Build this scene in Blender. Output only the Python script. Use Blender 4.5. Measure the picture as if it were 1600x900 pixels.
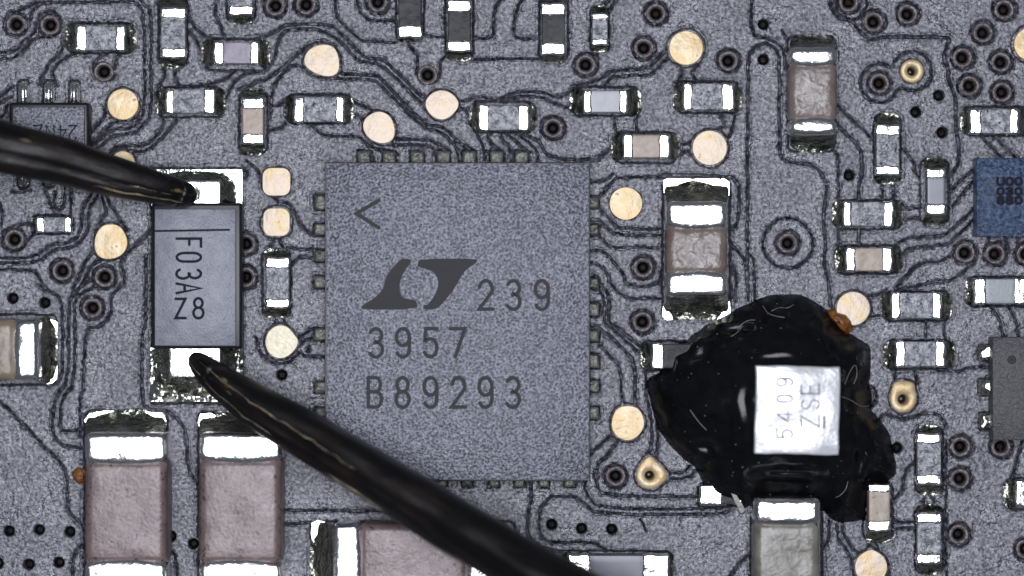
import bpy, bmesh, math, random
import numpy as np
random.seed(7); RNG = np.random.RandomState(11)
for o in list(bpy.data.objects): bpy.data.objects.remove(o)
S = bpy.context.scene
COL = S.collection
R = math.radians

# ------------------------------------------------------------------ camera, world, lamp, exposure
D = 60.0                                   # microscope camera height above the board (1 unit = 100 px of board)
cam_d = bpy.data.cameras.new("camera"); cam = bpy.data.objects.new("camera", cam_d); COL.objects.link(cam)
cam.location = (0, 0, D); cam_d.lens = 36 * D / 16.0; cam_d.sensor_width = 36
cam_d.clip_start = 0.5; cam_d.clip_end = 400
cam_d.dof.use_dof = True; cam_d.dof.focus_distance = D - 0.25; cam_d.dof.aperture_fstop = 0.055
S.camera = cam
W = bpy.data.worlds.new("World"); S.world = W; W.use_nodes = True
bg = W.node_tree.nodes["Background"]; bg.inputs[0].default_value = (0.75, 0.85, 1.0, 1); bg.inputs[1].default_value = 0.10
ld = bpy.data.lights.new("microscope_lamp", 'AREA'); ld.shape = 'DISK'; ld.size = 38; ld.energy = 45000
ld.color = (0.925, 0.94, 1.0)
lamp = bpy.data.objects.new("microscope_lamp", ld); lamp.location = (-1.0, 1.0, 63); COL.objects.link(lamp)
S.view_settings.view_transform = 'Standard'; S.view_settings.look = 'None'
S.view_settings.exposure = 0.0; S.view_settings.gamma = 1.0
S.render.engine = 'CYCLES'
S.cycles.use_denoising = True

def P(px, py, z=0.0):
    k = (D - z) / D / 100.0
    return ((px - 800) * k, (450 - py) * k, z)

# ------------------------------------------------------------------ materials
def mat(name, base, rough=0.5, metal=0.0, ior=1.5, tint=None, c2=None, cscale=8, cramp=(0.35, 0.65), bumps=(),
        spots=None, rough2=None, rscale=10, coat=0.0, sss=0.0, stretch=None):
    m = bpy.data.materials.new(name); m.use_nodes = True
    nt = m.node_tree; N = nt.nodes; L = nt.links
    p = N["Principled BSDF"]
    p.inputs['Base Color'].default_value = (*base, 1); p.inputs['Roughness'].default_value = rough
    p.inputs['Metallic'].default_value = metal; p.inputs['IOR'].default_value = ior
    if tint: p.inputs['Specular Tint'].default_value = (*tint, 1)
    if coat: p.inputs['Coat Weight'].default_value = coat; p.inputs['Coat Roughness'].default_value = 0.08
    if sss:
        p.inputs['Subsurface Weight'].default_value = sss; p.inputs['Subsurface Radius'].default_value = (.1, .1, .12)
    g = N.new('ShaderNodeNewGeometry'); pos = g.outputs['Position']
    if stretch:
        mp = N.new('ShaderNodeMapping'); mp.vector_type = 'TEXTURE'; mp.inputs['Scale'].default_value = [1 / q for q in stretch[:3]]; mp.inputs['Rotation'].default_value = (0, 0, stretch[3])
        L.new(pos, mp.inputs['Vector']); pos = mp.outputs['Vector']
    def noise(scale, detail=3, rgh=0.55):
        n = N.new('ShaderNodeTexNoise'); n.inputs['Scale'].default_value = scale; n.inputs['Detail'].default_value = detail
        n.inputs['Roughness'].default_value = rgh; L.new(pos, n.inputs['Vector']); return n.outputs['Fac']
    def ramp(f, a, b, ca, cb):
        r = N.new('ShaderNodeValToRGB'); e = r.color_ramp.elements
        e[0].position = a; e[1].position = b; e[0].color = (*ca, 1); e[1].color = (*cb, 1)
        L.new(f, r.inputs['Fac']); return r.outputs['Color']
    col = None
    if c2:
        col = ramp(noise(cscale, 5), cramp[0], cramp[1], base, c2)
    if spots:
        sc, lo, hi, scol = spots
        f = ramp(noise(sc, 2), lo, hi, (0, 0, 0), (1, 1, 1))
        mx = N.new('ShaderNodeMix'); mx.data_type = 'RGBA'; L.new(f, mx.inputs[0])
        if col: L.new(col, mx.inputs[6])
        else: mx.inputs[6].default_value = (*base, 1)
        mx.inputs[7].default_value = (*scol, 1); col = mx.outputs[2]
    if col: L.new(col, p.inputs['Base Color'])
    if rough2 is not None:
        L.new(ramp(noise(rscale, 3), 0.35, 0.65, (rough,) * 3, (rough2,) * 3), p.inputs['Roughness'])
    prev = None
    for (sc, dist, det) in bumps:
        b = N.new('ShaderNodeBump'); b.inputs['Strength'].default_value = 1.0; b.inputs['Distance'].default_value = dist
        L.new(noise(sc, det), b.inputs['Height'])
        if prev: L.new(prev, b.inputs['Normal'])
        prev = b.outputs['Normal']
    if prev: L.new(prev, p.inputs['Normal'])
    return m

M = {}
M['mask'] = mat('solder_mask', (0.022, 0.023, 0.036), 0.23, ior=1.95, tint=(0.94, 0.945, 1.0), c2=(0.19, 0.19, 0.225), cscale=17.0, cramp=(.45, .62),
                spots=(16, 0.62, 0.68, (0.006, 0.006, 0.01)), bumps=((1.4, 0.075, 2), (5, 0.050, 3), (25, 0.022, 3)), rough2=0.46, rscale=1.6)
M['package'] = mat('moulded_package', (0.016, 0.017, 0.032), 0.27, ior=1.78, tint=(0.92, 0.93, 1.0), c2=(0.24, 0.245, 0.30), cscale=25, cramp=(.40, .66),
                   bumps=((1.3, 0.06, 2), (25, 0.026, 3),), rough2=0.40, rscale=1.5)
M['package_dark'] = mat('dark_package', (0.02, 0.021, 0.025), 0.42, c2=(0.06, 0.06, 0.068), cscale=30, bumps=((34, 0.016, 3),))
M['package_edge'] = mat('package_side', (0.006, 0.006, 0.01), 0.4)
M['diode'] = mat('diode_top', (0.16, 0.165, 0.205), 0.36, ior=1.46, c2=(0.21, 0.215, 0.26), cscale=5, spots=(34, 0.64, 0.70, (0.05, 0.05, 0.08)), bumps=((2, 0.03, 2), (30, 0.008, 2),), rough2=.45)
M['print'] = mat('laser_marking', (0.030, 0.030, 0.034), 0.6, ior=1.32, bumps=((40, 0.01, 2),))
M['ink'] = mat('black_ink', (0.008, 0.008, 0.02), 0.6, ior=1.2)
M['etch'] = mat('light_marking', (0.05, 0.05, 0.055), 0.7, ior=1.2)
M['faint'] = mat('faded_marking', (0.13, 0.125, 0.15), 0.55, ior=1.35, c2=(0.42, 0.41, 0.43), cscale=12, cramp=(.4,.6))
M['tin'] = mat('tin_terminal', (0.93, 0.93, 0.92), 0.17, metal=1.0, bumps=((2.2, 0.03, 2), (7, 0.010, 2), (28, 0.0014, 2)))
M['tin_rough'] = mat('frosted_tin_terminal', (0.90, 0.89, 0.90), 0.22, metal=1.0, bumps=((1.3, 0.06, 1), (5, 0.022, 2), (34, 0.005, 2)))
M['solder'] = mat('solder', (0.46, 0.46, 0.41), 0.24, metal=1.0, c2=(0.20, 0.20, 0.165), cscale=6, bumps=((3.5, 0.20, 2), (12, 0.03, 3)))
M['flat_solder'] = mat('flat_solder', (0.85, 0.86, 0.83), 0.15, metal=1.0, bumps=((7, 0.02, 3),))
M['rough_solder'] = mat('rough_solder', (0.72, 0.72, 0.68), 0.18, metal=1.0, c2=(0.35, 0.34, 0.30), cscale=6, bumps=((2.6, 0.20, 2), (8, 0.02, 2)))
M['lead'] = mat('dull_lead', (0.030, 0.032, 0.028), 0.36, metal=0.0, ior=1.5, c2=(.12,.12,.105), cscale=6, bumps=((7, 0.06, 3),))
M['gold'] = mat('gold_pad', (0.44, 0.325, 0.175), 0.44, metal=0.35, c2=(0.50, 0.42, 0.29), cscale=3.5, cramp=(.4,.66), spots=(7, .66, .72, (.28,.18,.09)), bumps=((2.6, 0.035, 3), (40, 0.004, 2)))
M['gold_pink'] = mat('pale_gold_pad', (0.45, 0.375, 0.30), 0.46, metal=0.35, c2=(0.46, 0.35, 0.19), cscale=3.5, cramp=(.5,.66), spots=(7, .68, .74, (.30,.20,.11)), bumps=((3, 0.025, 3), (30, 0.004, 2)))
M['gold_green'] = mat('cream_gold_pad', (0.47, 0.445, 0.35), 0.46, metal=0.35, c2=(0.44, 0.40, 0.30), cscale=4, bumps=((4, 0.03, 3), (30, 0.003, 2),))
M['ring'] = mat('via_ring', (0.040, 0.035, 0.040), 0.30, ior=1.62, c2=(0.13, 0.105, 0.11), cscale=18, bumps=((22, 0.022, 3),))
M['via_hole'] = mat('via_hole', (0.006, 0.006, 0.007), 0.12, ior=1.5)
M['beige'] = mat('beige_ceramic', (0.26, 0.205, 0.165), 0.34, ior=1.42, c2=(0.33, 0.265, 0.215), cscale=10, spots=(30, 0.68, 0.74, (0.08, 0.06, 0.06)), bumps=((3,.03,2), (30, 0.004, 3),))
M['lilac'] = mat('lilac_ceramic', (0.16, 0.135, 0.19), 0.32, ior=1.42, c2=(0.20, 0.17, 0.23), cscale=6, bumps=((3,.03,2), (30, 0.004, 2),))
M['pale'] = mat('pale_ceramic', (0.341, 0.341, 0.385), 0.4, c2=(0.286, 0.286, 0.330), cscale=6, bumps=((30, 0.003, 2),))
M['bluegrey'] = mat('blue_grey_ceramic', (0.165, 0.187, 0.209), 0.35, c2=(0.198, 0.220, 0.242), cscale=6, bumps=((20, 0.003, 2),))
M['brown'] = mat('brown_ceramic', (0.098, 0.068, 0.066), 0.34, ior=1.61, tint=(1.0,.95,.98), c2=(0.16, 0.115, 0.11), cscale=2.5, cramp=(.3,.7), spots=(18, 0.60, 0.66, (0.012, 0.01, 0.01)), bumps=((1.2, 0.05, 2), (20, 0.008, 3)), rough2=.42)
M['taupe'] = mat('taupe_ceramic', (0.125, 0.092, 0.075), 0.20, ior=1.52, tint=(.96,.97,1), c2=(0.16, 0.135, 0.125), cscale=3, bumps=((1.5, 0.09, 3), (14, 0.014, 3)), rough2=.38, rscale=4)
M['greyceram'] = mat('grey_ceramic', (0.10, 0.09, 0.075), 0.24, ior=1.47, c2=(0.17, 0.165, 0.145), cscale=3, bumps=((1.5, 0.06, 3), (20, 0.006, 3)), rough2=.36, rscale=4)
M['tan'] = mat('tan_ceramic', (0.16, 0.12, 0.085), 0.28, ior=1.45, c2=(0.21, 0.17, 0.13), cscale=3, bumps=((1.5, 0.06, 3), (20, 0.006, 3)), rough2=.36, rscale=4)
M['glassy'] = mat('glassy_grey_ceramic', (0.085, 0.095, 0.115), 0.20, ior=1.62, c2=(0.31, 0.315, 0.35), cscale=8, cramp=(.40, .62), spots=(11, .64, .70, (.02, .024, .035)), bumps=((6, 0.085, 4), (30, 0.008, 2)))
M['highlight'] = mat('highlight_metal', (0.62, 0.50, 0.34), 0.40, metal=0.8, bumps=((12, .02, 3),))  # brass tone standing in for the highlight lines of the probes
M['black_body'] = mat('black_resistor_coat', (0.016, 0.016, 0.020), 0.40, ior=1.24, c2=(0.045, 0.045, 0.05), cscale=7, bumps=((3, 0.03, 3), (14, 0.012, 3),))
M['slate'] = mat('slate_body', (0.07, 0.075, 0.11), 0.3, c2=(0.10, 0.11, 0.15), cscale=3)
M['white_chip'] = mat('white_glaze', (0.50, 0.51, 0.55), 0.30, metal=0.25, ior=1.5, c2=(0.62, 0.63, 0.66), cscale=1.5, bumps=((1.1, 0.16, 1), (9, 0.012, 4)))
M['blue'] = mat('blue_silicon', (0.007, 0.022, 0.062), 0.28, ior=1.40, c2=(0.05, 0.09, 0.18), cscale=14, cramp=(.42,.66), bumps=((12, 0.045, 4),))
M['resin'] = mat('black_resin', (0.0025, 0.0027, 0.004), 0.22, ior=1.34, c2=(0.005, 0.005, 0.006), cscale=5, bumps=((2.0, 0.05, 1),(14, .003, 2)))
M['flux'] = mat('amber_flux', (0.238, 0.084, 0.014), 0.25, c2=(0.070, 0.021, 0.007), cscale=9, bumps=((14, 0.03, 3),))
M['fibre'] = mat('pale_fibre', (0.16, 0.15, 0.14), 0.35)
M['steel'] = mat('scorched_steel', (0.009, 0.008, 0.007), 0.33, metal=0.35, c2=(0.020, 0.015, 0.011), cscale=5,
                 bumps=((3.0, 0.05, 3), (22, 0.012, 4)), rough2=0.5)

for nm, an in (('steel_l', R(-14)), ('steel_r', R(-31))):
    M[nm] = mat('scorched_steel', (0.004, 0.0035, 0.004), 0.32, metal=0.35, c2=(0.020, 0.013, 0.010), cscale=2.0, cramp=(.5, .75), spots=(3.4, .68, .74, (.16, .115, .065)),  # stretched brassy spots: scuffs plus painted highlight streaks
                bumps=((1.3, 0.04, 2), (8, 0.010, 4)), rough2=0.42, rscale=3, stretch=(.12, 2.2, 1.5, an))
# ------------------------------------------------------------------ object helpers
def tag(o, label=None, cat=None, group=None, kind=None):
    if label: o['label'] = label
    if cat: o['category'] = cat
    if group: o['group'] = group
    if kind: o['kind'] = kind
    return o
def thing(name, label, cat, loc, group=None):
    o = bpy.data.objects.new(name, None); COL.objects.link(o); o.location = loc; o.empty_display_size = 0.2
    return tag(o, label, cat, group)
def obj(name, vf, m, parent=None, smooth=True):
    v, f = vf
    v = np.asarray(v, dtype=float)
    if parent is not None: v = v - np.array(parent.location)
    me = bpy.data.meshes.new(name); me.from_pydata(v.tolist(), [], f); me.update()
    if smooth: me.polygons.foreach_set('use_smooth', [True] * len(me.polygons))
    me.materials.append(M[m] if isinstance(m, str) else m)
    o = bpy.data.objects.new(name, me); COL.objects.link(o); o.parent = parent
    return o
def autosmooth(o, ang=40):
    me = o.data; me.set_sharp_from_angle(angle=R(ang)); return o

# rounded slab: footprint a x b (half sizes), top at h, edge radius r; inner-edge bulge along the +/-axis
def slab(x0, y0, x1, y1, h, r=0.04, z0=0.0, n=6, k=4, bulge=None, rag=0.0, flare=0.0, ang=0.0, dome=0.0):
    """x0..y1 are board coordinates (photo pixels) of the outline as seen at the top."""
    ax, ay, _ = P(x0, y1, h); bx, by, _ = P(x1, y0, h)
    cx, cy, a, b = (ax + bx) / 2, (ay + by) / 2, (bx - ax) / 2, (by - ay) / 2
    r = min(r, a * 0.9, b * 0.9, h * 0.9)
    def axis(a):
        th = np.linspace(math.pi / 2, 0, k + 1)
        s = np.sin(th)
        mid = np.linspace(-(a - r), a - r, n + 1)
        pos = np.concatenate([-(a - r) - r * s[:-1], mid, (a - r) + r * s[::-1][1:]])
        sg = np.concatenate([-s[:-1], np.zeros(n + 1), s[::-1][1:]])
        return pos, sg
    X, SX = axis(a); Y, SY = axis(b)
    nx, ny = len(X), len(Y)
    v = []
    for j in range(ny):
        for i in range(nx):
            sx, sy = SX[i], SY[j]; q = math.hypot(sx, sy)
            x, y = X[i], Y[j]
            if q > 1:
                x = x - r * sx + r * sx / q; y = y - r * sy + r * sy / q; q = 1
            z = h - r * (1 - math.sqrt(max(0, 1 - q * q)))
            u, w = x / a, y / b
            z += dome * (1 - u * u) * (1 - w * w)
            v.append([x, y, z])
    edge = [i for i in range(nx)] + [j * nx + nx - 1 for j in range(1, ny)] + \
           [(ny - 1) * nx + i for i in range(nx - 2, -1, -1)] + [j * nx for j in range(ny - 2, 0, -1)]
    f = [(j * nx + i, j * nx + i + 1, (j + 1) * nx + i + 1, (j + 1) * nx + i) for j in range(ny - 1) for i in range(nx - 1)]
    base = len(v)
    for e in edge:
        x, y, z = v[e]; v.append([x * (1 + flare), y * (1 + flare), z0])
    m = len(edge)
    for q in range(m):
        f.append((edge[q], base + q, base + (q + 1) % m, edge[(q + 1) % m]))
    v = np.array(v)
    if rag:
        ph = RNG.rand(8) * 6.28
        jx = rag * (np.sin(v[:, 1] / b * 4 + ph[0]) + 0.7 * np.sin(v[:, 1] / b * 9 + ph[1])) * 0.6
        jy = rag * (np.sin(v[:, 0] / a * 4 + ph[2]) + 0.7 * np.sin(v[:, 0] / a * 9 + ph[3])) * 0.6
        v[:, 0] += jx * np.abs(v[:, 0] / a); v[:, 1] += jy * np.abs(v[:, 1] / b)
    if bulge:                       # ('x+',amount): that side pushed out in the middle
        side, am = bulge; ax_i = 0 if side[0] == 'x' else 1; sg = 1 if side[1] == '+' else -1
        o_i = 1 - ax_i; A = (a, b)[ax_i]; B = (a, b)[o_i]
        wgt = np.clip(sg * v[:, ax_i] / A, 0, 1)
        v[:, ax_i] += sg * am * (1 - (v[:, o_i] / B) ** 2) * wgt
    if ang:
        c, s = math.cos(ang), math.sin(ang); xx = v[:, 0] * c - v[:, 1] * s; yy = v[:, 0] * s + v[:, 1] * c
        v[:, 0], v[:, 1] = xx, yy
    v[:, 0] += cx; v[:, 1] += cy
    return v, f

def lathe(cx, cy, prof, seg=28, wob=0.0):
    v, f = [], []
    ph = random.random() * 6
    for (r, z) in prof:
        for s in range(seg):
            t = 2 * math.pi * s / seg
            rr = r * (1 + wob * math.sin(3 * t + ph) + wob * 0.6 * math.sin(7 * t + 2 * ph))
            v.append((cx + rr * math.cos(t), cy + rr * math.sin(t), z))
    for k in range(len(prof) - 1):
        for s in range(seg):
            f.append((k * seg + s, k * seg + (s + 1) % seg, (k + 1) * seg + (s + 1) % seg, (k + 1) * seg + s))
    f = [q[::-1] for q in f]
    v.append((cx, cy, prof[-1][1])); c = len(v) - 1; b = (len(prof) - 1) * seg
    for s in range(seg): f.append((b + s, b + (s + 1) % seg, c))
    return v, f

def smooth_closed(pts, it=2):
    for _ in range(it):
        q = []
        for i in range(len(pts)):
            a, b = pts[i], pts[(i + 1) % len(pts)]
            q += [(a[0] * .75 + b[0] * .25, a[1] * .75 + b[1] * .25), (a[0] * .25 + b[0] * .75, a[1] * .25 + b[1] * .75)]
        pts = q
    return pts
def smooth_open(pts, it=2):
    for _ in range(it):
        q = [pts[0]]
        for i in range(len(pts) - 1):
            a, b = pts[i], pts[i + 1]
            q += [(a[0] * .75 + b[0] * .25, a[1] * .75 + b[1] * .25), (a[0] * .25 + b[0] * .75, a[1] * .25 + b[1] * .75)]
        q.append(pts[-1]); pts = q
    return pts

def plate(pts_px, z, thick, m, parent, name, bev=0.03, dome=0.0):
    """flat polygon plate with a soft rim, from board outline points (convex-ish)"""
    P3 = [P(x, y, z) for x, y in pts_px]
    cx = sum(p[0] for p in P3) / len(P3); cy = sum(p[1] for p in P3) / len(P3)
    rings = [(1.0, z - thick), (1.0, z - bev * 0.5), (1 - bev, z), (0.7, z + dome * 0.5), (0.35, z + dome)]
    v, f = [], []; n = len(P3)
    for (s, zz) in rings:
        for p in P3: v.append((cx + (p[0] - cx) * s, cy + (p[1] - cy) * s, zz))
    a = sum(P3[i][0] * P3[(i + 1) % n][1] - P3[(i + 1) % n][0] * P3[i][1] for i in range(n))
    for k in range(len(rings) - 1):
        for i in range(n):
            q = (k * n + i, k * n + (i + 1) % n, (k + 1) * n + (i + 1) % n, (k + 1) * n + i)
            f.append(q if a > 0 else q[::-1])
    v.append((cx, cy, z + dome)); c = len(v) - 1; b = (len(rings) - 1) * n
    for i in range(n):
        q = (b + i, b + (i + 1) % n, c); f.append(q if a > 0 else q[::-1])
    return autosmooth(obj(name, (v, f), m, parent), 30)

# ------------------------------------------------------------------ board data: pockets, pads, vias, groove lines (board pixel coordinates)
POCK = []      # (x0,y0,x1,y1,r)   sunk solder lands
LINES = []     # groove polylines
def ln(*p, w=1.0, it=1): LINES.append((smooth_open(list(p), it) if len(p) > 2 else list(p), w))
RINGS = []     # (x,y,r,w)
HOLES = []     # (x,y,r) sunk for vias
PADHOLE = []   # sunk polygons (pts)

ring_vias = [(25,38),(78,39),(162,112),(430,9),(478,7),(590,3),(668,117),(1006,75),(1025,21),(915,101),(1138,95),(864,200),(1326,3),(1365,34),(1418,22),
 (1569,15),(1536,51),(1504,90),(1564,97),(1515,134),(1566,144),(1374,130),(22,374),(97,423),(163,433),(144,481),(384,381),(384,433),(1005,418),(1004,503),
 (962,744),(1231,380),(1508,395),(1555,397),(1604,397),(1501,698),(1564,698),(1500,748),(1498,835),(1603,858),(1350,620)]
no_ring_line = {(668,117),(162,112)}
plain_vias = [(20,466),(70,473),(14,830),(61,828),(109,831),(-3,880),(45,882),(92,879),(267,838),(302,850),(440,586),(862,820),(909,826),(956,827),
 (1193,38),(1193,93),(1467,149),(1431,175),(1472,207),(1327,274),(1402,700),(1268,-20),(1620,250)]
for (x, y) in ring_vias:
    HOLES.append((x, y, 15.5))
    if (x, y) not in no_ring_line: RINGS.append((x, y, 18.6, 0.8))
for (x, y) in plain_vias: HOLES.append((x, y, 9.0))
RINGS += [(1231,380,39,0.9), (1326,3,29,1.0)]

L = ln
# --- upper left
L((15,21),(30,17),(45,8),(57,3.5),(207,3),(213,5),(226,19),(226,176),(215,190),(206,200),(174,203),(162,213),(141,230))
L((217,-4),(224,5),(236,16),(236,100),(236,183),(222,198),(212,208),(182,211),(168,218),(150,235))
L((45,40),(48,25),(52,16),(60,8),(70,3.5)); L((15,21),(8,32),(8,45))
L((-60,84),(0,82),(18,82),(30,75),(50,56),(57,42),(60,30),(70,19),(82,16),(92,24),(96,38))
L((-60,93),(0,92),(20,91),(35,83),(48,65),(60,57),(80,57))
L((100,60),(97,82),(82,95),(75,105),(67,118),(62,132)); L((125,82),(105,89),(92,97),(82,110),(84,122),(88,132))
L((165,84),(150,93),(144,105),(150,122),(160,126),(172,126),(180,115)); L((187,84),(181,93),(179,108))
L((-10,155),(10,143),(20,135)); L((-10,168),(8,155),(18,152)); L((0,185),(8,178),(12,165))
L((169,160),(165,180),(150,198),(138,212)); L((218,182),(200,189),(180,190),(165,202),(143,224))
L((294,10),(298,30),(305,45),(322,57),(330,60)); L((291,46),(302,53),(310,72),(313,80))
L((255,104),(259,117),(250,130),(246,135)); L((276,106),(272,120),(280,134),(300,136),(330,132),(355,122),(370,109))
L((400,113),(380,117),(365,128),(358,145),(353,155))
L((168,248),(178,232),(190,228),(230,227),(245,211),(257,195),(254,184)); L((178,247),(186,237),(232,236),(250,218),(270,196),(276,184))
L((372,0),(372,5)); L((340,0),(336,20),(345,42),(350,55),(352,61))
# --- upper middle
L((400,60),(425,54),(440,43),(447,37),(515,38),(525,44),(565,85),(570,90),(597,92),(605,98),(655,148),(662,152),w=1.15)
L((400,113),(418,108),(427,95),(435,65),(442,50),(452,45),(512,46),(560,95),(568,98),(594,99),(640,143),(664,166))
L((372,140),(400,130),(420,122),(440,108),(452,95),(468,82),(480,71),(500,66),(520,71),(530,85),(532,110),(537,116),(590,118),(597,125),(663,195),(690,197),(700,205),(733,238),w=1.15)
L((418,200),(418,190),(424,170),(424,150),(430,130),(445,112),(458,100),(470,102),(485,114),(500,122),(530,123),(585,125),(595,133),(660,200),(685,203),(714,230),(717,252))
L((525,-20),(525,25),(535,37),(560,60),(565,64),(617,66)); L((558,0),(560,15),(572,30),(580,33),(620,33))
L((668,56),(697,58)); L((740,60),(768,60),(771,50),(772,15),(778,3),(790,-10)); L((742,93),(800,92),(843,92))
L((640,72),(652,85),(653,100),(650,112),(656,126),(668,132),(682,127),(689,115),(687,98),(694,90))
L((718,158),(732,158),(745,150),(765,155),(775,160)); L((718,172),(726,168),(731,180),(737,200),(745,208),(751,220),(756,236),(757,250))
L((770,162),(788,152),(800,144),(845,142),(870,153),(893,142)); L((790,162),(800,150),(845,151),(862,160),(890,169))
L((485,193),(495,205),(505,212),(560,213),(567,220),(580,230),(612,236),(622,241)); L((553,158),(570,167),(583,174)); L((553,182),(558,179),(565,185),(567,200))
L((610,217),(625,217),(668,218),(680,223),(704,238)); L((600,226),(640,226),(670,227),(680,236),(683,250))
L((418,204),(438,202),(446,193)); L((423,165),(435,165),(444,158))
L((820,-10),(806,17),(803,40),(804,58),(812,60),(843,61)); L((940,12),(955,-4)); L((952,18),(965,-4)); L((933,80),(934,92))
L((702,222),(719,222),(743,237)); L((770,206),(762,212),(763,222),(785,238)); L((783,206),(783,217),(798,233),(800,250)); L((790,206),(803,220),(827,238))
L((805,207),(826,222),(840,236),(839,252)); L((815,208),(832,216),(845,222),(850,238),(865,246),(890,250),(930,250),(940,245),(956,228),w=1.2)
L((760,236),(775,240)); L((560,236),(562,252)); L((580,236),(583,250)); L((735,252),(738,240)); L((780,238),(782,252)); L((823,238),(825,250))
L((893,135),(915,130),(935,125),(945,118),(955,110),(1010,109),(1030,90),(1043,75),w=1.1); L((945,135),(952,123),(965,118),(1012,118),(1022,112),(1040,93),(1052,91),(1060,100),(1068,112),(1062,124),(1055,130))
L((1091,102),(1083,110),(1083,120),(1095,131)); L((1125,178),(1133,195),(1125,202),(1105,203),(1090,211),(1080,222),(1070,226),(1060,224)); L((1149,180),(1143,200),(1138,215)); L((1083,244),(1075,236),(1064,240))
L((995,180),(994,208)); L((960,180),(962,204))
# --- right upper
L((1178,-20),(1173,15),(1174,48),(1180,58),(1200,60),(1217,68),(1226,82),(1226,108))
L((1168,450),(1168,100),(1172,82),(1185,70),(1200,67),(1212,76),(1218,90),(1218,225),(1220,245),(1230,253),(1265,256),(1275,262),(1290,280),(1292,300),(1286,340),(1291,380),(1286,415),(1295,440),(1298,478),w=1.2)
L((1300,-20),(1302,10),(1310,25),(1333,32),(1340,45),(1355,60),(1365,62),(1385,57),(1480,58),(1484,62),(1476,78),(1475,95),(1483,110),(1481,122),(1490,140),(1495,165),(1492,190),(1498,225),(1498,255),(1490,270),(1482,277),w=1.35)
def arc(cx, cy, r, a0, a1, w=1.0):
    n = max(6, int(abs(a1 - a0) / 10)); L(*[(cx + r * math.cos(R(a0 + (a1 - a0) * i / n)), cy - r * math.sin(R(a0 + (a1 - a0) * i / n))) for i in range(n + 1)], w=w, it=0)
arc(1425,111,31, -125, 165); arc(1374,130,30, 55, 320)
L((1391,105),(1396,104),(1395,103)); L((1397,150),(1404,140),(1407,137))
L((1308,165),(1335,190),(1363,217)); L((1310,197),(1325,210),(1340,226),(1347,240),(1347,272),(1342,290),(1342,315),w=1.3); L((1303,237),(1310,245),(1310,313)); L((1310,360),(1310,384)); L((1342,356),(1342,386),w=1.2)
L((1379,288),(1379,312)); L((1395,288),(1396,312),w=1.2); L((1407,230),(1420,243),(1428,255),(1430,270),(1440,280)); L((1410,318),(1415,325),(1438,326)); L((1412,343),(1438,340))
L((1484,300),(1524,262),w=1.2); L((1488,322),(1525,278),w=1.2); L((1403,382),(1415,371),(1475,369),(1484,362),(1525,323)); L((1413,397),(1418,387),(1480,384),(1495,370),(1525,340),w=1.1)
L((1400,450),(1420,425),(1438,410),(1475,408),(1490,395),(1497,380)); L((1400,453),(1450,443),(1460,440),(1495,437),(1522,408))
L((1530,210),(1545,225),(1565,247)); L((1552,210),(1565,225),(1587,247),w=1.2); L((1545,370),(1541,392)); L((1570,372),(1577,392)); L((1590,370),(1588,397))
L((1548,478),(1563,500),(1567,525),w=1.2); L((1573,478),(1588,500),(1590,525))
L((1350,461),(1362,463),(1375,460),(1385,455)); L((1355,497),(1365,494),(1378,494)); L((1446,503),(1446,530)); L((1476,503),(1476,528),w=.6)
L((1396,574),(1398,597)); L((1429,574),(1432,597)); L((1461,577),(1468,580),(1500,581),(1512,573),(1550,573)); L((1375,655),(1380,647),(1395,650),(1412,655),(1430,650),(1445,645),(1465,646),(1474,655),(1477,668))
L((1445,772),(1443,790)); L((1457,772),(1459,790)); L((1433,720),(1418,730),(1412,745),(1411,765),(1395,782)); L((1392,810),(1405,817),(1428,816)); L((1392,828),(1420,824),(1432,826))
L((1358,850),(1355,862),(1345,865),(1330,855),(1317,835),(1316,815)); L((1370,850),(1375,865),(1388,880),(1390,950)); L((1307,820),(1309,845),(1325,860),(1333,880),(1335,950)); L((1296,815),(1295,845),(1284,860))
L((1597,690),(1592,705),(1580,752)); L((1478,690),(1478,900),w=.6); L((1230,60),(1222,48)); L((1600,440),(1660,440)); L((1600,320),(1700,300))
# --- centre right
L((1141,380),(1150,388),(1166,410),(1169,470)); L((1179,470),(1179,405),(1169,395)); L((1142,410),(1150,422),(1149,470))
L((1040,276),(965,278),(957,283),(945,298),(935,308)); L((1035,274),(1140,274),(1153,285),(1156,300),(1153,350),(1143,358),w=1.25); L((920,284),(935,284),(950,280),(958,272))
L((935,323),(940,330),(950,340),(962,353),(970,357),(1042,357)); L((920,347),(940,347),(950,358),(962,367),(1042,368)); L((937,370),(948,382),(955,387),(1042,387))
L((920,391),(935,390),(948,398),(960,412),(975,428),(977,440),(985,447),(1028,447),(1033,430),(1038,412),w=1.1); L((920,411),(935,412),(947,425),(955,445),(975,466),(1035,467))
L((937,457),(944,465),(944,500),(952,510),(1000,552)); L((930,430),(942,448),(952,462),(951,502),(960,508),(1003,544),w=1.2)
L((922,511),(940,513),(985,557),(992,572),(993,636),w=1.3); L((937,540),(950,552),(971,575),(972,636)); L((955,680),(922,708),(915,715)); L((966,691),(952,707),(937,722),(932,738),(932,760),(945,775),(1092,776),w=1.15)
L((913,750),(914,768),(935,795),(1095,796),(1110,791),(1125,796)); L((862,776),(898,776),(908,783),(932,804),(1130,804),(1142,797),w=1.1); L((862,776),(847,790),(843,800),(843,830),(850,845),(860,848),(925,846),(950,862))
L((830,750),(829,790),(824,800),(824,835),(835,850),(850,858),(870,862),(895,862),w=1.2); L((1008,578),(1010,620),(1018,650),(1020,697),(1011,713)); L((1024,640),(1028,675),(1028,700),(1022,716)); L((1042,740),(1070,738),(1078,728)); L((1044,748),(1075,748),(1087,735))
L((1130,920),(1150,885),(1172,865)); L((442,797),(620,798),w=1.1); L((442,818),(487,818)); L((1000,810),(1010,830),w=.5)
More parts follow.
